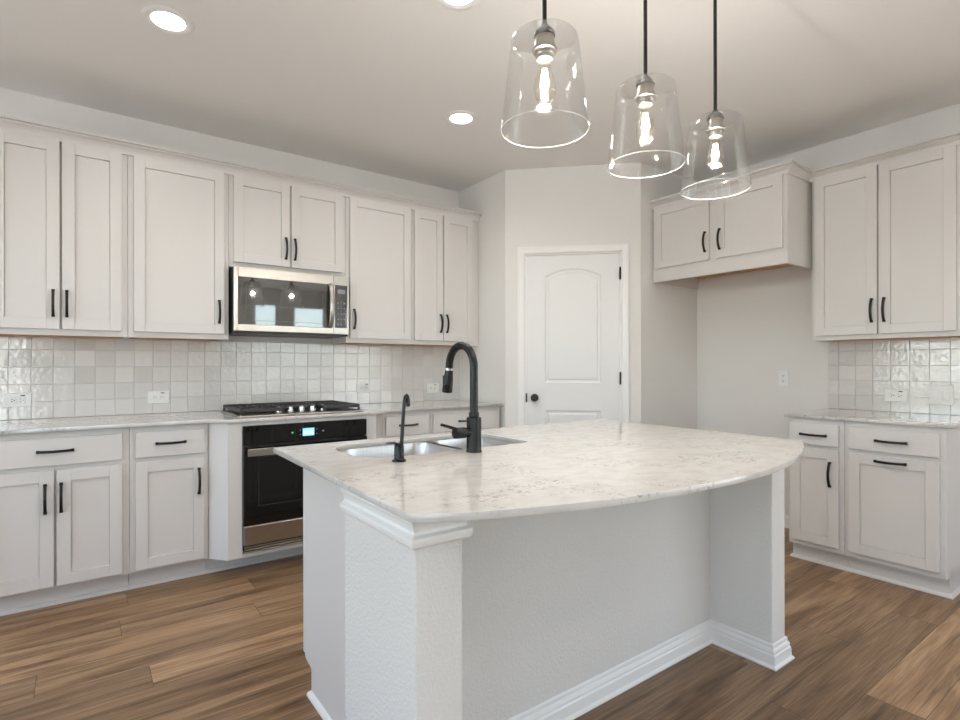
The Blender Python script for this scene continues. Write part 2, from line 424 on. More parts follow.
# pantry door
rz = math.atan2(dv.y, dv.x)
door = bpy.data.objects.new('door_1', None); COL.objects.link(door); door['kind'] = 'structure'
door.location = (PA.x, PA.y, 0); door.rotation_euler = (0, 0, rz)       # local x along wall, local -y into the kitchen
s0, s1 = D0 + 0.012, D1 - 0.010
ZT = DT - 0.010
def arch_panel(x0, x1, z0, z1, rise, inset=0.0, k=14):
    x0 += inset; x1 -= inset; z0 += inset; z1 -= inset
    pts = [(x0, z0), (x1, z0)]
    if rise <= 0: return pts + [(x1, z1), (x0, z1)]
    w_ = (x1 - x0) / 2; R = (w_ * w_ + rise * rise) / (2 * rise); cx = (x0 + x1) / 2; cz = z1 + rise - R
    a0 = math.asin(w_ / R)
    for i in range(k + 1):
        a = a0 - 2 * a0 * i / k; pts.append((cx + R * math.sin(a), cz + R * math.cos(a)))
    return pts
bm = new_bm()
# slab front built as a face with two panel holes: bridge concentric loops into moulded panels
def loopverts(poly, y): return [bm.verts.new((x, y, z)) for x, z in poly]
YF = 0.012
panels = [(0.318, 0.758, 1.083, 1.935, 0.062), (0.318, 0.758, 0.24, 0.862, 0.0)]
outer = loopverts([(s0, 0.012), (s1, 0.012), (s1, ZT), (s0, ZT)], YF)
edges = [bm.edges.new((outer[i], outer[(i + 1) % 4])) for i in range(4)]
for x0, x1, z0, z1, rise in panels:
    prev = None
    for inset, dy in ((0.0, 0.0), (0.008, 0.007), (0.022, 0.008), (0.030, 0.002), (0.040, 0.001)):
        lv = loopverts(arch_panel(x0, x1, z0, z1, rise, inset), YF + dy)
        if prev is None:
            edges += [bm.edges.new((lv[i], lv[(i + 1) % len(lv)])) for i in range(len(lv))]
        else:
            for i in range(len(lv)): bm.faces.new((prev[i], prev[(i + 1) % len(lv)], lv[(i + 1) % len(lv)], lv[i]))
        prev = lv
    bm.faces.new(prev)
bmesh.ops.triangle_fill(bm, use_beauty=True, use_dissolve=False, edges=edges, normal=(0, -1, 0))
back = loopverts([(s0, 0.012), (s1, 0.012), (s1, ZT), (s0, ZT)], YF + 0.035)
for i in range(4): bm.faces.new((outer[i], outer[(i + 1) % 4], back[(i + 1) % 4], back[i]))
bm.faces.new(back)
slab = obj('door_slab', bm, 'doorw', door)
CAS = [(0, 0), (0.004, -0.010), (0.012, -0.014), (0.040, -0.016), (0.050, -0.018), (0.060, -0.016), (0.062, 0)]
bm = new_bm(); rings = []
for (cx, cz, dx, dz) in ((D0, 0.0, -1, 0), (D0, DT, -1, 1), (D1, DT, 1, 1), (D1, 0.0, 1, 0)):
    rings.append([bm.verts.new((cx + dx * o, y, cz + dz * o)) for o, y in CAS])
for a, b_ in zip(rings, rings[1:]):
    for i in range(len(CAS)): bm.faces.new((a[i], a[(i + 1) % len(CAS)], b_[(i + 1) % len(CAS)], b_[i]))
bm.faces.new(rings[0]); bm.faces.new(rings[-1])
box(bm, D0, D0 + 0.010, 0, 0.11, 0, DT); box(bm, D1 - 0.008, D1, 0, 0.11, 0, DT); box(bm, D0 + 0.01, D1 - 0.008, 0, 0.11, DT - 0.008, DT)
obj('door_casing', bm, 'white', door)
for hz in (0.25, 1.075, 1.90):
    bm = new_bm(); box(bm, s1 - 0.002, s1 + 0.012, -0.003, 0.012, hz, hz + 0.09, 0.002); tube(bm, [(s1 + 0.004, -0.004, hz - 0.004), (s1 + 0.004, -0.004, hz + 0.094)], 0.006, 10)
    obj('hinge', bm, 'black', door)
bm = new_bm(); lathe(bm, [(0.0, 0.0), (0.032, 0.0), (0.032, 0.006), (0.014, 0.010), (0.011, 0.030), (0.020, 0.036), (0.028, 0.045), (0.029, 0.055), (0.024, 0.063), (0.0, 0.066)], 0.234, YF, 0.962, 28, 'y')
obj('door_knob', bm, 'black', slab, True)
bm = new_bm(); box(bm, s0 - 0.009, s0 + 0.001, -0.0005, 0.011, 0.925, 0.998); obj('latch_plate', bm, 'black', slab)

# backsplashes: individually tilted tiles over a grout bed
def backsplash(name, x0, x1, z0, z1, tp, ox, loc, rz):
    """local x along the wall, local y into the wall"""
    bm = new_bm(); tone = bm.verts.layers.float.new('tone')
    box(bm, x0, x1, -0.004, 0.0, z0, z1)
    for f in bm.faces: f.material_index = 1
    i0 = int(math.floor((x0 - ox) / tp)) - 1; i1 = int(math.ceil((x1 - ox) / tp)) + 1
    j = 0; z = z0
    while z < z1 - 0.004:
        zt = min(z + tp, z1)
        jit = random.uniform(-0.0015, 0.0015)
        for i in range(i0, i1):
            a = max(x0, ox + i * tp + jit); c = min(x1, ox + (i + 1) * tp + jit)
            if c - a < 0.006: continue
            t = min(1, max(0, random.gauss(0.5, 0.25))); g = 0.0011
            tx, tz, off = random.gauss(0, 0.005), random.gauss(0, 0.005), random.uniform(0, 0.0007)
            mx_, mz_ = (a + c) / 2, (z + zt) / 2
            fr, bk = [], []
            for (u, v) in ((a + g, z + g), (c - g, z + g), (c - g, zt - g), (a + g, zt - g)):
                d = -0.0075 - off + tx * (u - mx_) + tz * (v - mz_)
                iu = u + (0.0012 if u < mx_ else -0.0012); iv = v + (0.0012 if v < mz_ else -0.0012)
                p = bm.verts.new((iu, d, iv)); p[tone] = t; fr.append(p)
                p = bm.verts.new((u, d + 0.0012, v)); p[tone] = t; bk.append(p)
            bm.faces.new(fr)
            for q_ in range(4): bm.faces.new((bk[q_], bk[(q_ + 1) % 4], fr[(q_ + 1) % 4], fr[q_]))
            wl = [bm.verts.new((v_.co.x, -0.003, v_.co.z)) for v_ in bk]
            for q_ in range(4): wl[q_][tone] = t
            for q_ in range(4): bm.faces.new((wl[q_], wl[(q_ + 1) % 4], bk[(q_ + 1) % 4], bk[q_]))
        z = zt; j += 1
    o = obj(name, bm, ['tile', 'grout'])
    o.location = loc; o.rotation_euler = (0, 0, rz); o['kind'] = 'structure'
    return o
backsplash('wall_tile_back', -0.42, PX, CT, 1.392, 0.1011, -0.3437, (0, W, 0), 0)
backsplash('wall_tile_right', 0, 0.815, CT, 1.392, 0.1011, 0.065, (V, 1.645, 0), -PI / 2)

# ================================================================== CABINETS
def pull(parent, x, y, z, vertical=True, L=0.15):
    bm = new_bm()
    n_ = 14; rise = 0.035; pts = []
    for i in range(n_ + 1):
        t = i / n_; u = -L / 2 + 0.006 + (L - 0.012) * t
        pts.append((u, -(0.014 + (rise - 0.014) * math.sin(PI * t) ** 0.8)))
    for (u0, v0), (u1, v1) in zip(pts, pts[1:]):
        hw, th = 0.0065, 0.0085
        q_ = []
        for (u, v) in ((u0, v0), (u1, v1)):
            q_.append([bm.verts.new(c) for c in ((u, v, -hw), (u, v, hw), (u, v + th, hw), (u, v + th, -hw))])
        for k_ in range(4): bm.faces.new((q_[0][k_], q_[0][(k_ + 1) % 4], q_[1][(k_ + 1) % 4], q_[1][k_]))
    bmesh.ops.remove_doubles(bm, verts=bm.verts, dist=1e-5)
    for s in (-1, 1):
        box(bm, s * (L / 2 - 0.006) - 0.0065, s * (L / 2 - 0.006) + 0.0065, -0.016, 0.0, -0.0075, 0.0075, 0.0015)
    if vertical: bmesh.ops.rotate(bm, verts=bm.verts, matrix=Matrix.Rotation(-PI / 2, 3, 'Y'))
    return obj('handle', bm, 'black', parent, loc=(x, y, z))
def shaker(bm, x0, x1, z0, z1, yf, th=0.020, rail=0.057, rec=0.009):
    y1 = yf + th
    box(bm, x0, x0 + rail, yf, y1, z0, z1, 0.0012); box(bm, x1 - rail, x1, yf, y1, z0, z1, 0.0012)
    box(bm, x0 + rail, x1 - rail, yf, y1, z0, z0 + rail, 0.0010); box(bm, x0 + rail, x1 - rail, yf, y1, z1 - rail, z1, 0.0010)
    box(bm, x0 + rail + 0.0014, x1 - rail - 0.0014, yf + rec, y1 - 0.003, z0 + rail + 0.0014, z1 - rail - 0.0014)
    box(bm, x0 + rail - 0.004, x1 - rail + 0.004, y1 - 0.003, y1 - 0.001, z0 + rail - 0.004, z1 - rail + 0.004)
def door_part(parent, x0, x1, z0, z1, hx=None, hz=None, vertical=True, yf=-0.0225, rail=0.057):
    bm = new_bm(); shaker(bm, x0, x1, z0, z1, yf, 0.020, rail)
    d = obj('door', bm, 'cab', parent)
    if hx is not None: pull(d, hx, yf, hz, vertical)
    return d
def drawer_part(parent, x0, x1, z0, z1, hx, hz, yf=-0.0225):
    bm = new_bm(); box(bm, x0, x1, yf, yf + 0.020, z0, z1, 0.0018)
    d = obj('drawer_front', bm, 'cab', parent); pull(d, hx, yf, hz, False); return d
def wall_cab(label, xa, xb, doors, face, depth, rz, z0=1.392, z1=2.47, dz=(1.425, 2.457), group='upper cabinets', origin=None, hz=1.566, rec=0.003):
    """xa, xb: extent along the local x axis (local x = world x, or -y for the right wall)"""
    t = thing('wall_cabinet', label, 'cabinet', origin, rz, group)
    w_ = xb - xa; h_ = z1 - z0
    bm = new_bm(); box(bm, 0.001, w_ - 0.001, 0, depth, rec + 0.003, h_, 0.0008)
    box(bm, 0.001, w_ - 0.001, 0.0, 0.019, 0.0, rec + 0.004, 0.0008); box(bm, 0.001, 0.014, 0.018, depth, 0.0, rec + 0.004); box(bm, w_ - 0.014, w_ - 0.001, 0.018, depth, 0.0, rec + 0.004)
    obj('cabinet_box', bm, 'cab', t)
    bm = new_bm(); box(bm, 0.015, w_ - 0.015, 0.020, depth - 0.004, rec, rec + 0.0028); obj('underside_panel', bm, 'ply', t)['label'] = 'raw orange plywood underside'
    for (a, c, hx) in doors:
        door_part(t, a - xa, c - xa, dz[0] - z0, dz[1] - z0, None if hx is None else hx - xa, hz - z0)
    return t
GU = 'painted upper cabinets on the long back wall'
def back_cab(label, xa, xb, doors, **k):
    o = (xa, W - 0.305, k.get('z0', 1.392)); return wall_cab(label, xa, xb, doors, 0, 0.305, 0, origin=o, group=GU, **k)
back_cab('tall two-door upper cabinet at far left of the back wall', -0.42, 0.213, [(-0.390, -0.103, -0.131), (-0.092, 0.183, -0.071)])
back_cab('single-door upper cabinet just left of the microwave', 0.213, 0.762, [(0.242, 0.733, 0.701)])
back_cab('short two-door upper cabinet directly above the microwave', 0.762, 1.556, [(0.789, 1.148, 1.119), (1.158, 1.527, 1.180)], z0=1.868, dz=(1.898, 2.457), hz=2.022)
back_cab('single-door upper cabinet just right of the microwave', 1.556, 2.106, [(1.583, 2.086, 1.593 + 0.018)])
back_cab('narrow two-door upper cabinet beside the pantry wall', 2.106, 2.762, [(2.124, 2.388, 2.361), (2.398, 2.689, 2.421)])
GR = 'painted upper cabinets on the right wall'
def right_cab(label, ya, yb, doors, face, depth, **k):
    """ya > yb are world y; local x = ya - y"""
    return wall_cab(label, 0, ya - yb, [(ya - a, ya - c, ya - h) for a, c, h in doors], 0, depth, -PI / 2, origin=(face, ya, k.get('z0', 1.392)), group=GR, **k)
ruc = right_cab('tall two-door upper cabinet above the right counter', 1.621, 0.846, [(1.606, 1.253, 1.279), (1.241, 0.876, 1.214)], V - 0.305, 0.305, z0=1.385, dz=(1.414, 2.457), hz=1.560)
bm = new_bm(); box(bm, -0.029, 0.0005, 0.045, 0.30, 0.0, 1.084); obj('filler', bm, 'cab', ruc)
fc = right_cab('deep two-door cabinet over the empty refrigerator alcove', ALC - 0.001, 1.652, [(2.644, 2.186, 2.212), (2.128, 1.676, 2.100)], V - 0.61, 0.61, z0=1.88, dz=(1.985, 2.457), hz=2.118, rec=0.085)
w_ = ALC - 0.001 - 1.652
bm = new_bm(); box(bm, 0.002, w_ + 0.004, -0.005, 0.0, 0.0, 0.085, 0.001); box(bm, w_ - 0.001, w_ + 0.005, 0.0, 0.609, 0.0, 0.085, 0.001)
obj('bottom_rail', bm, 'cab', fc)

CROWN = [(0, 2.459), (0.014, 2.459), (0.014, 2.469), (0.008, 2.471), (0.012, 2.482), (0.024, 2.496), (0.040, 2.505), (0.046, 2.506), (0.046, 2.512), (0.040, 2.514), (0.060, 2.517), (0.060, 2.529), (0, 2.529)]
CROWN_R = [(o * 0.9, z - 0.008 if z > 2.49 else z) for o, z in CROWN]
bm = new_bm(); sweep(bm, [(-0.42, W - 0.001), (-0.42, W - 0.3055), (2.762, W - 0.3055)], CROWN, 1)
tag(obj('crown_molding', bm, 'cab'), 'long crown molding along the top of the back wall cabinets', 'molding')
bm = new_bm(); sweep(bm, [(V - 0.6105, ALC - 0.001), (V - 0.6105, 1.6515), (V - 0.3055, 1.6515), (V - 0.3055, 0.8455), (V - 0.002, 0.8455)], CROWN_R, 1)
tag(obj('crown_molding', bm, 'cab'), 'stepped crown molding on top of the right wall cabinets', 'molding')

# base cabinets
BF = W - 0.632      # face of the back base run
def base_cab(label, w_, origin, rz, parts, group, depth=0.625, kick=0.070):
    t = thing('base_cabinet', label, 'cabinet', origin, rz, group)
    bm = new_bm(); box(bm, 0.001, w_ - 0.001, 0, depth, 0.105, CB - 0.001, 0.0008); obj('cabinet_box', bm, 'cab', t)
    bm = new_bm(); box(bm, 0.001, w_ - 0.001, kick, depth, 0.0, 0.105); obj('toe_kick', bm, 'cab', t)
    for p in parts:
        if p[0] == 'd': door_part(t, *p[1:5], p[5], p[6], p[7] if len(p) > 7 else True)
        else: drawer_part(t, *p[1:5], (p[1] + p[2]) / 2, 0.797)
    return t
GB = 'painted base cabinets along the back wall'
def bx_(o, *ps): return [(p[0], p[1] - o, p[2] - o, p[3], p[4]) + ((p[5] - o,) + p[6:] if len(p) > 5 else ()) for p in ps]
DZ, WZ, WZ2 = (0.120, 0.700), (0.724, 0.862), (0.736, 0.864)
base_cab('wide base cabinet at far left with two doors under one drawer', 0.20 + 0.42, (-0.42, BF, 0), 0, bx_(-0.42, ('w', -0.390, 0.168, *WZ), ('d', -0.390, -0.118, *DZ, -0.152, 0.562), ('d', -0.107, 0.168, *DZ, -0.089, 0.562)), GB)
base_cab('narrow base cabinet left of the oven, one drawer over one door', 0.584 - 0.20, (0.20, BF, 0), 0, bx_(0.20, ('w', 0.227, 0.562, *WZ), ('d', 0.227, 0.562, *DZ, 0.533, 0.567)), GB)
base_cab('base cabinet just right of the oven, one drawer over one door', 2.078 - 1.692, (1.692, BF, 0), 0, bx_(1.692, ('w', 1.710, 2.057, *WZ), ('d', 1.710, 2.057, *DZ, 2.03, 0.567)), GB)
base_cab('base cabinet against the pantry return wall behind the faucet', 2.735 - 2.078, (2.078, BF, 0), 0, bx_(2.078, ('w', 2.099, 2.683, *WZ), ('d', 2.099, 2.386, *DZ, 2.356, 0.567), ('d', 2.396, 2.683, *DZ, 2.426, 0.567)), GB)
RF = V - 0.677
base_cab('narrow base cabinet next to the refrigerator alcove', 1.615 - 1.303, (RF, 1.615, 0), -PI / 2, [('w', 0.016, 0.286, *WZ2), ('d', 0.016, 0.286, 0.138, 0.712, 0.243, 0.569)], 'painted base cabinets on the right wall', depth=0.670, kick=0.055)
base_cab('wide base cabinet at the right edge with pull-out bin door', 1.303 - 0.837, (RF, 1.303, 0), -PI / 2, [('w', 0.025, 0.440, *WZ2), ('d', 0.025, 0.440, 0.138, 0.712, 0.230, 0.683, False)], 'painted base cabinets on the right wall', depth=0.670, kick=0.055)
# shoe mouldings in front of the toe kicks
bm = new_bm(); sweep(bm, [(-0.418, BF + 0.0695), (2.733, BF + 0.0695)], SHOE, 1); tag(obj('shoe_molding', bm, 'cab'), 'thin shoe molding at the floor under the back wall cabinets', 'molding')
bm = new_bm(); sweep(bm, [(V - 0.002, 1.6155), (RF + 0.0545, 1.6155), (RF + 0.0545, 0.8365), (V - 0.002, 0.8365)], SHOE, 1); tag(obj('shoe_molding', bm, 'cab'), 'thin shoe molding wrapping the base of the right cabinets', 'molding')

# oven cabinet (bumped out, clipped corners)
OF = 3.360          # its face
OX0, OX1 = 0.747, 1.518
oc_ = thing('oven_cabinet', 'bumped-out cabinet with clipped corners framing the wall oven', 'cabinet', (1.13, OF, 0))
def L(x): return x - 1.13
bm = new_bm()
prism(bm, [(L(0.586), BF - OF), (L(0.668), 0.0), (L(0.668) + 0.004, 0.004), (L(OX0) - 0.006, 0.02), (L(OX0) - 0.006, 0.70), (L(0.586), 0.70)], 0.105, CB - 0.001)
prism(bm, [(L(1.691), BF - OF), (L(1.691), 0.70), (L(OX1) + 0.006, 0.70), (L(OX1) + 0.006, 0.02), (L(1.592) - 0.004, 0.004), (L(1.592), 0.0)], 0.105, CB - 0.001)
box(bm, L(OX0) - 0.006, L(OX1) + 0.006, 0.66, 0.70, 0.105, CB - 0.001)
obj('cabinet_box', bm, 'cab', oc_)
bm = new_bm()
box(bm, L(0.668), L(OX0), -0.002, 0.02, 0.105, CB - 0.001, 0.0008); box(bm, L(OX1), L(1.592), -0.002, 0.02, 0.105, CB - 0.001, 0.0008)
box(bm, L(OX0), L(OX1), -0.002, 0.02, 0.105, 0.127, 0.0008); box(bm, L(OX0), L(OX1), -0.002, 0.02, 0.870, CB - 0.001, 0.0008)
obj('face_frame', bm, 'cab', oc_)
bm = new_bm(); box(bm, L(0.586), L(1.691), BF - OF + 0.0705, 0.70, 0.0, 0.104); obj('toe_kick', bm, 'cab', oc_)

# ================================================================== COUNTERTOPS
def slab_from_curve(name, outline, hole=None, z0=CB, z1=CT):
    cu = bpy.data.curves.new(name, 'CURVE'); cu.dimensions = '2D'; cu.fill_mode = 'BOTH'
    for poly in [outline] + ([hole] if hole else []):
        s = cu.splines.new('POLY'); s.points.add(len(poly) - 1)
        for p, (x, y) in zip(s.points, poly): p.co = (x, y, 0, 1)
        s.use_cyclic_u = True
    cu.extrude = (z1 - z0) / 2 - 0.0015; cu.bevel_depth = 0.0015; cu.bevel_resolution = 1; cu.offset = -0.0015
    tmp = bpy.data.objects.new(name + '_tmp', cu); COL.objects.link(tmp)
    bpy.context.view_layer.update()
    me = bpy.data.meshes.new_from_object(tmp.evaluated_get(bpy.context.evaluated_depsgraph_get()))
    bpy.data.objects.remove(tmp); bpy.data.curves.remove(cu)
    me.name = name; me.materials.clear(); me.materials.append(M['quartz'])
    o = bpy.data.objects.new(name, me); COL.objects.link(o); o.location = (0, 0, (z0 + z1) / 2)
    return o
ce = W - 0.670
tag(slab_from_curve('countertop', [(-0.44, W - 0.009), (-0.44, ce), (0.575, ce), (0.655, 3.335), (1.612, 3.335), (1.715, ce), (2.746, ce), (2.746, W - 0.009)]),
    'long pale quartz countertop running along the back wall', 'countertop')
tag(slab_from_curve('countertop', [(V - 0.009, 1.632), (V - 0.706, 1.632), (V - 0.706, 0.812), (V - 0.009, 0.812)]),
    'short pale quartz countertop on the right wall cabinets', 'countertop')
# island top
def rrect(x0, x1, y0, y1, rads, k=8):
    pts = []
    for (cx, cy, a0, r) in ((x0 + rads[0], y0 + rads[0], PI, rads[0]), (x1 - rads[1], y0 + rads[1], 1.5 * PI, rads[1]), (x1 - rads[2], y1 - rads[2], 0, rads[2]), (x0 + rads[3], y1 - rads[3], 0.5 * PI, rads[3])):
        for i in range(k + 1): a = a0 + 0.5 * PI * i / k; pts.append((cx + r * math.cos(a), cy + r * math.sin(a)))
    return pts
IX0, IX1, IY1 = 0.543, 2.356, 2.10
outl = [(0.574, 2.096)]
ARC = [(0.543, 0.978), (0.649, 0.926), (0.734, 0.894), (0.826, 0.863), (0.924, 0.836), (1.028, 0.813), (1.24, 0.788), (1.46, 0.780), (1.6, 0.785), (1.728, 0.798), (1.891, 0.828), (2.0, 0.857), (2.091, 0.888), (2.2, 0.931), (2.30, 0.976), (2.352, 1.000)]
for i in range(len(ARC) - 1):
    p0, p1, p2, p3 = (Vector(ARC[max(0, min(len(ARC) - 1, i + k_))]) for k_ in (-1, 0, 1, 2))
    for j in range(4):
        t = j / 4; q_ = 0.5 * ((2 * p1) + (p2 - p0) * t + (2 * p0 - 5 * p1 + 4 * p2 - p3) * t * t + (3 * p1 - p0 - 3 * p2 + p3) * t ** 3); outl.append((q_.x, q_.y))
outl += [(2.352, 1.000), (2.356, 1.006), (2.392, 2.096)]
SX0, SX1, SY0, SY1 = 0.742, 1.455, 1.632, 2.010
hole = rrect(SX0, SX1, SY0, SY1, (0.13, 0.05, 0.05, 0.13))[::-1]
tag(slab_from_curve('island_countertop', outl, hole), 'curved-front veined quartz slab on top of the island', 'countertop')

# ================================================================== ISLAND
isl = thing('kitchen_island', 'large pale kitchen island with textured wing walls', 'kitchen island', (1.47, 1.6, 0))
def I(p): return (p[0] - 1.47, p[1] - 1.6)
WX0, WX0b, WX1b, WX1, WY0, WY0R, WYb, WY1 = 0.588, 0.716, 2.250, 2.360, 1.045, 1.072, 1.343, 1.440
bm = new_bm()
prism(bm, [I(p) for p in ((WX0, WY1), (WX0, WY0), (WX0b, WY0), (WX0b, WYb), (WX1b, WYb), (WX1b, WY0R), (WX1, WY0R), (WX1, WY1))], 0, CB - 0.001)
es = [e for e in bm.edges if abs(e.verts[0].co.z - e.verts[1].co.z) > 0.5 and e.verts[0].co.y < WY0R + 0.001 - 1.6]
bmesh.ops.bevel(bm, geom=es, offset=0.007, segments=3, affect='EDGES', profile=0.5)
obj('half_wall', bm, 'islandwall', isl, True)
bm = new_bm(); sweep(bm, [I(p) for p in ((WX0, WY1), (WX0, WY0), (WX0b, WY0), (WX0b, WYb), (WX1b, WYb), (WX1b, WY0R), (WX1, WY0R), (WX1, WY1))], BASEP, 1)
obj('baseboard', bm, 'white', isl)['label'] = 'glossy white stepped baseboard'
CAP = [(0, 0.818), (0.009, 0.818), (0.015, 0.824), (0.017, 0.834), (0.016, 0.842), (0.006, 0.847), (0.005, 0.854), (0.010, 0.868), (0.015, 0.876), (0.015, CB - 0.001), (0, CB - 0.001)]
bm = new_bm(); sweep(bm, [I(p) for p in ((WX0, WY1 - 0.005), (WX0, WY0), (WX0b, WY0), (WX0b, WYb))], CAP, 1)
obj('cap_molding', bm, 'white', isl)['label'] = 'white molding under the slab'
bm = new_bm()
cx0, cx1, cy0, cy1 = 0.680, 2.345, WY1 + 0.001, 2.058
def end_poly(): return [(cy0 - 1.6, 0.0), (cy1 - 0.072 - 1.6, 0.0), (cy1 - 0.072 - 1.6, 0.100), (cy1 - 0.010 - 1.6, 0.112), (cy1 - 1.6, 0.125), (cy1 - 1.6, CB - 0.001), (cy0 - 1.6, CB - 0.001)]
xprism(bm, end_poly(), cx0 - 1.47, cx0 + 0.018 - 1.47); xprism(bm, end_poly(), cx1 - 0.018 - 1.47, cx1 - 1.47)
box(bm, cx0 + 0.018 - 1.47, cx1 - 0.018 - 1.47, cy0 - 1.6, cy1 - 0.02 - 1.6, 0.105, 0.120)
box(bm, cx0 + 0.018 - 1.47, cx1 - 0.018 - 1.47, cy1 - 0.09 - 1.6, cy1 - 0.072 - 1.6, 0, 0.105)
box(bm, cx0 + 0.018 - 1.47, cx1 - 0.018 - 1.47, cy1 - 0.020 - 1.6, cy1 - 1.6, 0.110, 0.135)
box(bm, cx0 + 0.018 - 1.47, cx1 - 0.018 - 1.47, cy1 - 0.020 - 1.6, cy1 - 1.6, 0.86, CB - 0.001)
obj('cabinet_box', bm, 'cab', isl)
bm = new_bm(); sweep(bm, [I((cx0, WY1 + 0.03)), I((cx0, cy1 - 0.072)), I((cx0 + 0.3, cy1 - 0.072))], SHOE, -1)
obj('shoe_molding', bm, 'white', isl)
for a, c, s in ((0.682, 1.09, 1), (1.10, 1.50, -1), (1.51, 1.92, 1), (1.93, 2.340, -1)):
    bm = new_bm(); shaker(bm, a - 1.47, c - 1.47, 0.125, 0.862, 0); 
    for v_ in bm.verts: v_.co.y = cy1 - 1.6 + 0.025 - v_.co.y
    d = obj('door', bm, 'cab', isl)
    h_ = pull(d, (c - 0.03 if s > 0 else a + 0.03) - 1.47, cy1 - 1.6 + 0.025, 0.77, True); h_.rotation_euler = (0, 0, PI)

# sink: two bowls hung under the slab
sk = thing('kitchen_sink', 'undermount stainless double-bowl sink set into the island', 'sink', ((SX0 + SX1) / 2, (SY0 + SY1) / 2, 0.68))
def bowl(x0, x1, y0, y1, rads, zb):
    bm = new_bm(); ox, oy = (SX0 + SX1) / 2, (SY0 + SY1) / 2
    rings = []
    for ins, z, k_ in ((-0.022, 0.895, 1), (0.0, 0.895, 1), (0.004, 0.880, 1), (0.010, 0.78, 1), (0.014, zb + 0.03, 1), (0.028, zb + 0.006, 1), (0.05, zb, 1)):
        rings.append([bm.verts.new((x - ox, y - oy, z - 0.68)) for x, y in rrect(x0 + ins, x1 - ins, y0 + ins, y1 - ins, tuple(max(0.012, r_ - ins * 0.5) for r_ in rads), 6)])
    for a, b_ in zip(rings, rings[1:]):
        for i in range(len(a)): bm.faces.new((a[i], a[(i + 1) % len(a)], b_[(i + 1) % len(a)], b_[i]))
    bm.faces.new(rings[-1])
    o = obj('bowl', bm, 'sinksteel', sk, True)
    md = o.modifiers.new('s', 'SOLIDIFY'); md.thickness = 0.0012; md.offset = -1
    return o
XD = 1.185
b1 = bowl(SX0 - 0.006, XD - 0.012, SY0 - 0.006, SY1 + 0.006, (0.13, 0.06, 0.06, 0.13), 0.690)
b2 = bowl(XD + 0.012, SX1 + 0.006, SY0 - 0.006, SY1 + 0.006, (0.06, 0.055, 0.055, 0.06), 0.700)
for bo, xx_ in ((b1, 0.955), (b2, 1.33)):
    bm = new_bm(); lathe(bm, [(0, 0.002), (0.03, 0.002), (0.042, 0.006), (0.045, 0.003), (0.045, 0.0)], xx_ - (SX0 + SX1) / 2, 0, (0.012 if bo is b1 else 0.022), 24)
    obj('drain', bm, 'chrome', bo, True)

# faucet
fx0, fy0 = 1.120, 1.566
fa = thing('faucet', 'tall black gooseneck pull-down faucet behind the island sink', 'faucet', (fx0, fy0, CT))
bm = new_bm(); lathe(bm, [(0, 0), (0.0285, 0), (0.0285, 0.003), (0.0265, 0.005), (0.0265, 0.122), (0.0185, 0.125), (0.0185, 0.140), (0, 0.140)], seg=32); obj('body', bm, 'fixture', fa, True)
bm = new_bm(); r_ = 0.080; zc_ = 0.300
pts = [(0, 0, 0.135), (0, 0, 0.20), (0, 0, 0.26)] + [(0, r_ - r_ * math.cos(t), zc_ + r_ * math.sin(t)) for t in [PI * i / 20 for i in range(0, 20)]] + [(0, 2 * r_ + 0.0008, zc_ - 0.004)]
tube(bm, pts, 0.0145, 18); obj('spout', bm, 'fixture', fa, True)
bm = new_bm(); tube(bm, [(0, 2 * r_, zc_ - 0.003), (0, 2 * r_ + 0.001, zc_ - 0.011)], 0.0150, 18); obj('ring', bm, 'chrome', fa, True)['label'] = 'bright chrome ring'
sh_ = new_bm(); tube(sh_, [(0, 2 * r_ + 0.001, zc_ - 0.011), (0, 2 * r_ + 0.008, zc_ - 0.05), (0, 2 * r_ + 0.015, zc_ - 0.092), (0, 2 * r_ + 0.0155, zc_ - 0.096)], [0.0155, 0.0190, 0.0200, 0.0175], 18)
sh = obj('spray_head', sh_, 'fixture', fa, True)
bm = new_bm(); box(bm, -0.026, -0.012, 2 * r_ - 0.001, 2 * r_ + 0.008, zc_ - 0.066, zc_ - 0.030, 0.003, 2); obj('spray_button', bm, 'darkpl', sh, True)
bm = new_bm(); lathe(bm, [(0, 0.02), (0.0165, 0.02), (0.0165, 0.040), (0.0195, 0.042), (0.0195, 0.080), (0.0175, 0.083), (0, 0.083)], 0, 0, 0.071, 24, 'x'); vb = obj('valve', bm, 'fixture', fa, True)
bm = new_bm(); tube(bm, [(-0.066, -0.004, 0.082), (-0.09, -0.006, 0.090), (-0.142, -0.010, 0.106)], [0.0075, 0.007, 0.0062], 12, flat=(1.2, 0.8)); obj('lever', bm, 'fixture', vb, True)
# filtered water tap
tp_ = thing('drinking_water_tap', 'small slim black drinking water tap left of the tall faucet', 'faucet', (0.816, 1.553, CT))
bm = new_bm(); lathe(bm, [(0, 0), (0.0225, 0), (0.0225, 0.004), (0.016, 0.008), (0.0155, 0.050), (0.011, 0.058), (0, 0.060)], seg=26); obj('body', bm, 'fixture', tp_, True)
bm = new_bm(); tube(bm, [(0.009, 0, 0.052), (0.012, 0, 0.10), (0.016, 0, 0.155), (0.020, 0, 0.194), (0.023, 0, 0.207), (0.027, 0, 0.211), (0.031, 0, 0.206), (0.033, 0, 0.194), (0.033, 0, 0.174)], [0.0062, 0.0060, 0.0056, 0.0054, 0.0054, 0.0054, 0.0056, 0.0060, 0.0064], 12); obj('spout', bm, 'fixture', tp_, True)
bm = new_bm(); tube(bm, [(-0.004, 0, 0.056), (-0.022, 0.002, 0.061), (-0.043, 0.004, 0.060)], [0.0055, 0.0045, 0.004], 10, flat=(1.2, 0.7)); obj('lever', bm, 'fixture', tp_, True)

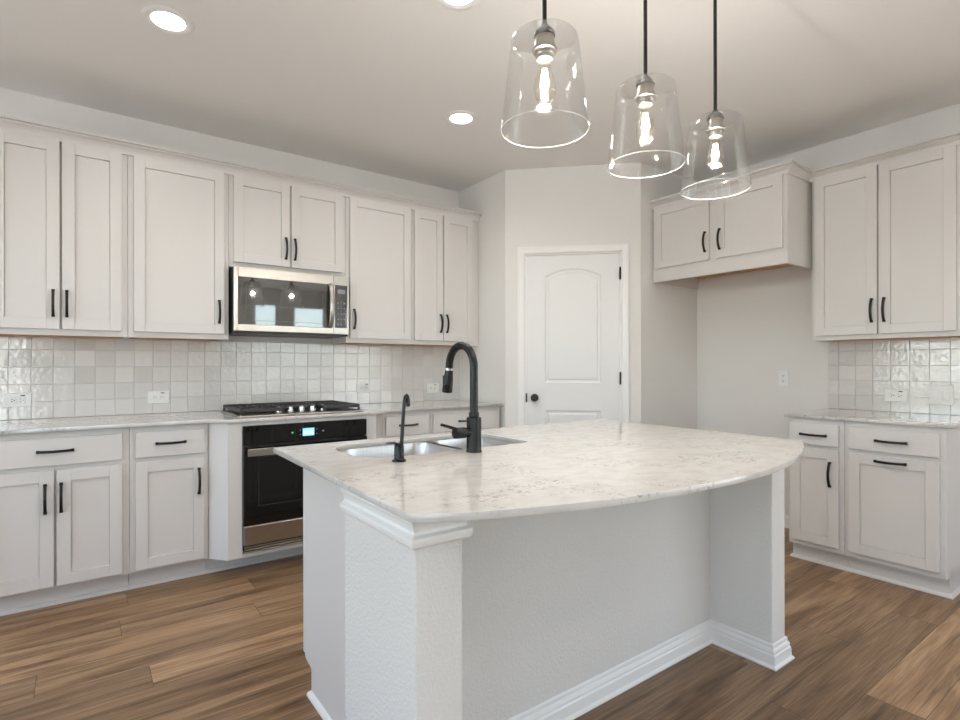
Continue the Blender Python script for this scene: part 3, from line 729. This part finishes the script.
# ================================================================== APPLIANCES
# wall oven
ov = thing('wall_oven', 'black glass and stainless built-in oven below the cooktop', 'oven', (1.13, OF - 0.015, 0.128))
def O(x): return x - 1.13
OZ = 0.128
bm = new_bm(); box(bm, O(OX0) + 0.010, O(OX1) - 0.010, 0.016, 0.55, 0.004, 0.722, 0.002); obj('oven_body', bm, 'darkpl', ov)
bm = new_bm(); box(bm, O(OX0) + 0.002, O(OX1) - 0.002, -0.004, 0.014, 0.764 - OZ, 0.868 - OZ, 0.002); cp = obj('control_panel', bm, 'blackglass', ov)
zc1, zc2 = 0.789 - OZ, 0.836 - OZ
bm = new_bm(); box(bm, O(1.092), O(1.164), -0.0052, -0.0042, zc1, zc2); scn = obj('display', bm, 'screen', cp); scn['label'] = 'lit blue display'
bm = new_bm(); box(bm, O(1.096), O(1.160), -0.0058, -0.0053, zc1 + 0.010, zc1 + 0.018); box(bm, O(1.096), O(1.160), -0.0058, -0.0053, zc1 + 0.022, zc1 + 0.030); obj('display_bar', bm, 'screenbar', scn)
for xx_, zz, hw_, hh_ in ((1.076, 0.799, 0.003, 0.003), (1.076, 0.826, 0.003, 0.003), (1.180, 0.799, 0.003, 0.003), (1.180, 0.826, 0.003, 0.003), (1.220, 0.813, 0.007, 0.005)):
    bm = new_bm(); box(bm, O(xx_) - hw_, O(xx_) + hw_, -0.0050, -0.0042, zz - OZ - hh_, zz - OZ + hh_); obj('touch_key', bm, 'dim', cp)
bm = new_bm(); box(bm, O(1.030) - 0.006, O(1.030) + 0.006, -0.0050, -0.0042, 0.814 - OZ - 0.005, 0.814 - OZ + 0.005); obj('indicator', bm, 'green', cp)
bm = new_bm(); box(bm, O(OX0) + 0.002, O(OX1) - 0.002, -0.012, 0.014, 0.292 - OZ, 0.759 - OZ, 0.003); od = obj('oven_door', bm, 'blackglass', ov)
bm = new_bm()
for a, c, e, g in ((0.830, 0.833, 0.40, 0.69), (1.428, 1.431, 0.40, 0.69), (0.830, 1.431, 0.40, 0.403), (0.830, 1.431, 0.687, 0.69)):
    box(bm, O(a), O(c), -0.0128, -0.0121, e - OZ, g - OZ)
obj('window_border', bm, 'faint', od)
bm = new_bm(); box(bm, O(0.762), O(1.498), -0.060, -0.047, 0.700 - OZ, 0.742 - OZ, 0.003, 2)
for xx_ in (0.800, 1.460): box(bm, O(xx_) - 0.012, O(xx_) + 0.012, -0.048, -0.011, 0.710 - OZ, 0.732 - OZ, 0.002)
obj('handle', bm, 'steel', od)['label'] = 'flat stainless bar handle'
bm = new_bm(); box(bm, O(OX0) + 0.002, O(OX1) - 0.002, -0.012, 0.014, 0.176 - OZ, 0.288 - OZ, 0.003)
for zz in (0.133, 0.147, 0.161): box(bm, O(OX0) + 0.006, O(OX1) - 0.006, -0.008, 0.008, zz - OZ, zz - OZ + 0.007, 0.001)
obj('lower_panel', bm, 'steel', ov)['label'] = 'stainless lower panel with vent slots'

# microwave
mw = thing('microwave', 'stainless over-the-range microwave hung above the cooktop', 'microwave', (1.155, 3.690, 1.432))
def U(x): return x - 1.155
MZ = 1.432; MX0, MX1, MS = 0.772, 1.538, 1.428
bm = new_bm(); box(bm, U(MX0) + 0.002, U(MX1) - 0.002, 0.022, W - 0.002 - 3.69, 0.012, 0.425, 0.002); box(bm, U(MX0) + 0.002, U(MX1) - 0.002, 0.010, W - 0.012 - 3.69, 0.0, 0.012, 0.002)
obj('microwave_body', bm, 'darkpl', mw)
bm = new_bm(); x0, x1 = U(MX0), U(MS) - 0.002; gx0, gx1, gz0, gz1 = U(0.797), U(1.412), 1.488 - MZ, 1.792 - MZ
box(bm, x0, gx0, 0, 0.022, 0.014, 0.424, 0.002); box(bm, gx0, x1, 0, 0.022, 0.014, gz0, 0.002); box(bm, gx0, x1, 0, 0.022, gz1, 0.424, 0.002); box(bm, gx1, x1, 0, 0.022, gz0, gz1, 0.001)
md_ = obj('microwave_door', bm, 'steel', mw)
bm = new_bm(); box(bm, gx0, gx1, 0.001, 0.018, gz0, gz1); wn_ = obj('door_window', bm, 'mwglass', md_)
bm = new_bm()
for a, c, e, g in ((0.845, 0.847, 1.515, 1.735), (1.345, 1.347, 1.515, 1.735), (0.845, 1.347, 1.515, 1.517), (0.845, 1.347, 1.733, 1.735)): box(bm, U(a), U(c), 0.0004, 0.0011, e - MZ, g - MZ)
obj('window_border', bm, 'faint', wn_)
bm = new_bm()
for a in (1.065, 1.078, 1.091, 1.106, 1.119): box(bm, U(a), U(a) + 0.008, -0.0006, 0.0004, 1.824 - MZ, 1.830 - MZ)
obj('maker_mark', bm, 'grey', md_)
bm = new_bm(); pts = [(U(1.400), -0.008 - 0.040 * math.sin(PI * i / 16) ** 0.7, 1.494 - MZ + 0.300 * i / 16) for i in range(17)]
tube(bm, pts, [0.0155] * 17, 14, flat=(1.0, 0.6)); obj('handle', bm, 'steel', md_, True)['label'] = 'bowed stainless handle'
bm = new_bm(); x0, x1 = U(MS), U(MX1); gx0, gx1 = U(1.436), U(1.527)
box(bm, x0, gx0, 0, 0.022, 0.014, 0.424, 0.001); box(bm, gx1, x1, 0, 0.022, 0.014, 0.424, 0.001); box(bm, gx0, gx1, 0, 0.022, 0.014, 1.490 - MZ, 0.001); box(bm, gx0, gx1, 0, 0.022, 1.792 - MZ, 0.424, 0.001)
cp = obj('control_panel', bm, 'steel', mw)
bm = new_bm(); box(bm, gx0, gx1, 0.001, 0.018, 1.490 - MZ, 1.792 - MZ); kp = obj('keypad', bm, 'mwglass', cp)
bm = new_bm(); box(bm, U(1.455), U(1.510), 0.0002, 0.0011, 1.732 - MZ, 1.762 - MZ); obj('display', bm, 'dim', kp)
for r in range(5):
    for c in range(3):
        bm = new_bm(); box(bm, U(1.454) + c * 0.022, U(1.454) + c * 0.022 + 0.011, 0.0002, 0.0011, 1.510 - MZ + r * 0.038, 1.510 - MZ + r * 0.038 + 0.008); obj('key', bm, 'dim', kp)

# cooktop
ck = thing('gas_cooktop', 'five-knob gas cooktop with black cast-iron grates on the back counter', 'cooktop', (1.133, 3.67, CT + 0.0005))
bm = new_bm(); box(bm, -0.394, 0.392, -0.262, 0.27, 0.0, 0.011, 0.004, 2); obj('steel_tray', bm, 'steel', ck)
bm = new_bm(); box(bm, -0.375, 0.372, -0.225, 0.25, 0.0112, 0.0125); obj('burner_deck', bm, 'darkpl', ck)
def grate(x0, x1, y0, y1, nb):
    bm = new_bm(); z0, z1, t = 0.028, 0.050, 0.007
    for x in (x0, x1): box(bm, x - t, x + t, y0, y1, z0, z1, 0.002)
    for y in (y0, y1, (y0 + y1) / 2): box(bm, x0, x1, y - t, y + t, z0, z1, 0.002)
    for i in range(1, nb):
        x = x0 + (x1 - x0) * i / nb; box(bm, x - 0.004, x + 0.004, y0, y1, z0 + 0.002, z1, 0.001)
    for x in (x0, x1):
        for y in (y0, y1): box(bm, x - 0.007, x + 0.007, y - 0.007, y + 0.007, 0.0125, z0, 0.001)
    return obj('grate', bm, 'iron', ck)
grate(-0.374, -0.131, -0.235, 0.252, 7); grate(-0.118, 0.116, -0.105, 0.252, 7); grate(0.129, 0.368, -0.235, 0.252, 7)
for (x, y, r_) in ((-0.237, 0.12, 0.042), (-0.237, -0.11, 0.034), (0.0, 0.07, 0.052), (0.237, 0.12, 0.034), (0.237, -0.11, 0.042)):
    bm = new_bm(); lathe(bm, [(0, 0.0126), (r_, 0.0126), (r_, 0.020), (r_ * 0.8, 0.022), (r_ * 0.8, 0.028), (0, 0.029)], x, y, 0, 24); obj('burner', bm, 'iron', ck, True)
for i in range(5):
    x = -0.142 + 0.0712 * i
    bm = new_bm(); lathe(bm, [(0, 0.0126), (0.023, 0.0126), (0.023, 0.018), (0.019, 0.021), (0.018, 0.044), (0.016, 0.046), (0, 0.046)], x, -0.178, 0, 24)
    box(bm, x - 0.004, x + 0.004, -0.199, -0.157, 0.044, 0.051, 0.001)
    obj('knob', bm, 'chrome', ck, True)

# ================================================================== OUTLETS AND SWITCH
def outlet(label, loc, rz, horizontal=True, mark=True, group=None):
    t = thing('power_outlet', label, 'outlet', loc, rz, group)
    w_, h_ = (0.124, 0.080) if horizontal else (0.074, 0.118)
    bm = new_bm(); box(bm, -w_ / 2, w_ / 2, -0.006, 0, -h_ / 2, h_ / 2, 0.002, 2); pl = obj('cover_plate', bm, 'plate', t)
    for s in (-1, 1):
        cx_, cz_ = (s * 0.0195, 0) if horizontal else (0, s * 0.0195)
        bm = new_bm(); rw, rh = (0.016, 0.0165) if horizontal else (0.0165, 0.0145)
        box(bm, cx_ - rw, cx_ + rw, -0.0078, -0.0061, cz_ - rh, cz_ + rh, 0.0006); rc = obj('receptacle', bm, 'plate', t)
        bm = new_bm()
        if horizontal:
            for q_ in (-0.006, 0.006): box(bm, cx_ - 0.009, cx_ - 0.001, -0.0082, -0.0077, q_ - 0.0013, q_ + 0.0013)
            box(bm, cx_ + 0.004, cx_ + 0.009, -0.0082, -0.0077, -0.0024, 0.0024)
        else:
            for q_ in (-0.006, 0.006): box(bm, q_ - 0.0013, q_ + 0.0013, -0.0082, -0.0077, cz_ - 0.001, cz_ + 0.008)
            box(bm, -0.0024, 0.0024, -0.0082, -0.0077, cz_ - 0.009, cz_ - 0.004)
        obj('slots', bm, 'hole', rc)
    if mark:
        bm = new_bm(); box(bm, 0.014, 0.034, -0.0068, -0.0059, h_ / 2 - 0.016, h_ / 2 - 0.010); obj('test_mark', bm, 'hole', pl)['label'] = 'small black mark'
    return t
ty = 0.0085
outlet('white double outlet on the tiles above the far left counter', (-0.304, W - ty, 1.026), 0)
outlet('white double outlet on the tiles left of the cooktop', (0.396, W - ty, 1.019), 0)
outlet('white double outlet on the tiles just right of the cooktop', (1.83, W - ty, 1.045), 0)
outlet('white double outlet on the tiles behind the tall faucet', (2.478, W - ty, 1.026), 0)
outlet('white outlet on the bare wall of the refrigerator alcove', (V - 0.0005, 1.955, 1.120), -PI / 2, False, False)
outlet('white double outlet on the tiles over the right counter', (V - ty, 1.247, 1.022), -PI / 2)
t = thing('light_switch', 'double rocker light switch on the right wall tiles', 'light switch', (V - ty, 1.017, 1.036), -PI / 2)
bm = new_bm(); box(bm, -0.060, 0.060, -0.006, 0, -0.060, 0.060, 0.002, 2); obj('cover_plate', bm, 'plate', t)
for s in (-1, 1):
    bm = new_bm(); box(bm, s * 0.023 - 0.0165, s * 0.023 + 0.0165, -0.0095, -0.0061, -0.033, 0.033, 0.0012); obj('rocker', bm, 'plate', t)

# ================================================================== RECESSED LIGHTS
def can(label, x, y, group='round recessed ceiling lights'):
    t = thing('recessed_light', label, 'ceiling light', (x, y, CEIL), 0, group)
    bm = new_bm(); lathe(bm, [(0.070, -0.0005), (0.108, -0.0005), (0.108, -0.003), (0.100, -0.007), (0.086, -0.008), (0.074, -0.003), (0.070, -0.0045), (0.070, -0.0005)], seg=48); obj('trim_ring', bm, 'white', t, True)
    bm = new_bm(); lathe(bm, [(0, -0.0045), (0.0695, -0.0045), (0.0695, -0.001), (0, -0.001)], seg=40); obj('lens', bm, 'lens', t, True)
    ld = bpy.data.lights.new('can_lamp', 'AREA'); ld.shape = 'DISK'; ld.size = 0.155; ld.energy = P_CAN; ld.color = C_WARM; ld.spread = math.radians(150)
    lo = bpy.data.objects.new('can_lamp', ld); COL.objects.link(lo); lo.parent = t; lo.location = (0, 0, -0.012)
    return t
can('recessed light nearest the left cabinets, at top left of the photo', 0.318, 2.85)
can('recessed light right of the top left one, beside the first pendant', 1.955, 2.87)
can('recessed light cut by the top edge, between the other two recessed lights', 1.29, 1.915)
can('added unseen recessed light over the floor left of the cabinet run', -1.2, 2.4)  # from here on: unseen cans, added to even out the room light
can('added unseen recessed light in the open room, straight in front of the left end of the island', 0.2, -1.0)
can('added unseen recessed light in the open room, in front of the right end of the island', 2.6, -1.0)
can('added unseen recessed light in the open room, closest to the rear windows', 2.6, -2.7)

# ================================================================== PENDANTS
def pendant(label, x, y):
    t = thing('pendant_light', label, 'pendant light', (x, y, CEIL), 0, 'clear glass pendants over the island')
    zb, zt = 1.880 - CEIL, 2.143 - CEIL
    bm = new_bm(); lathe(bm, [(0, -0.0005), (0.060, -0.0005), (0.060, -0.012), (0.052, -0.020), (0.010, -0.024), (0, -0.024)], seg=32); obj('canopy', bm, 'black', t, True)
    bm = new_bm(); tube(bm, [(0, 0, -0.02), (0, 0, zt + 0.028)], 0.0064, 12); obj('stem', bm, 'black', t, True)
    bm = new_bm(); lathe(bm, [(0, zt + 0.034), (0.009, zt + 0.034), (0.012, zt + 0.026), (0.022, zt + 0.019), (0.030, zt + 0.008), (0.030, zt + 0.0005), (0, zt + 0.0005)], seg=28); obj('cap', bm, 'black', t, True)
    bm = new_bm()
    prof = [(0.022, zt - 0.001), (0.074, zt - 0.001), (0.087, zt - 0.004), (0.093, zt - 0.011), (0.095, zt - 0.022), (0.1225, zb + 0.002)]
    pr = prof[:5] + [(0.095 + (0.1225 - 0.095) * i / 10, zt - 0.022 + (zb + 0.002 - zt + 0.022) * i / 10) for i in range(1, 11)]
    lathe(bm, pr, seg=64); gs = obj('glass_shade', bm, 'glass', t, True)
    bm = new_bm(); seg = 64; ring = [(0.1225 + 0.0016 * math.cos(a), zb + 0.0016 * math.sin(a)) for a in [2 * PI * i / 8 for i in range(9)]]
    lathe(bm, ring, seg=seg); bmesh.ops.remove_doubles(bm, verts=bm.verts, dist=1e-6); obj('rim', bm, 'rim', gs, True)
    bm = new_bm(); lathe(bm, [(0, zt - 0.0015), (0.026, zt - 0.0015), (0.027, zt - 0.010), (0.029, zt - 0.026), (0.035, zt - 0.038), (0.034, zt - 0.043), (0.026, zt - 0.045), (0.025, zt - 0.050), (0.026, zt - 0.052), (0.024, zt - 0.056), (0.025, zt - 0.060), (0.023, zt - 0.066), (0, zt - 0.066)], seg=30)
    so = obj('socket', bm, 'satin', t, True); so['label'] = 'bright metal socket'
    z0 = zt - 0.062
    bm = new_bm(); lathe(bm, [(0.0135, z0 + 0.004), (0.0135, z0 - 0.012), (0.018, z0 - 0.030), (0.028, z0 - 0.062), (0.0315, z0 - 0.082), (0.030, z0 - 0.100), (0.022, z0 - 0.116), (0.010, z0 - 0.124), (0.0, z0 - 0.126)], seg=28)
    bu = obj('bulb', bm, 'bulb', t, True)
    bm = new_bm()
    for i in range(6):
        a = 2 * PI * i / 6; c_, s_ = math.cos(a), math.sin(a)
        tube(bm, [(0.006 * c_, 0.006 * s_, z0 - 0.030), (0.012 * c_, 0.012 * s_, z0 - 0.078)], 0.0012, 8)
    obj('filament', bm, 'filament', bu)
    ld = bpy.data.lights.new('pendant_lamp', 'POINT'); ld.energy = P_BULB; ld.color = C_BULB; ld.shadow_soft_size = 0.012
    lo = bpy.data.objects.new('pendant_lamp', ld); COL.objects.link(lo); lo.parent = t; lo.location = (0, 0, z0 - 0.062)
    return t
pendant('leftmost and nearest of the three glass pendants over the island', 1.047, 1.12)
pendant('middle one of the three glass pendants over the island', 1.499, 1.12)
pendant('rightmost and farthest glass pendant, in front of the alcove cabinet', 1.918, 1.12)
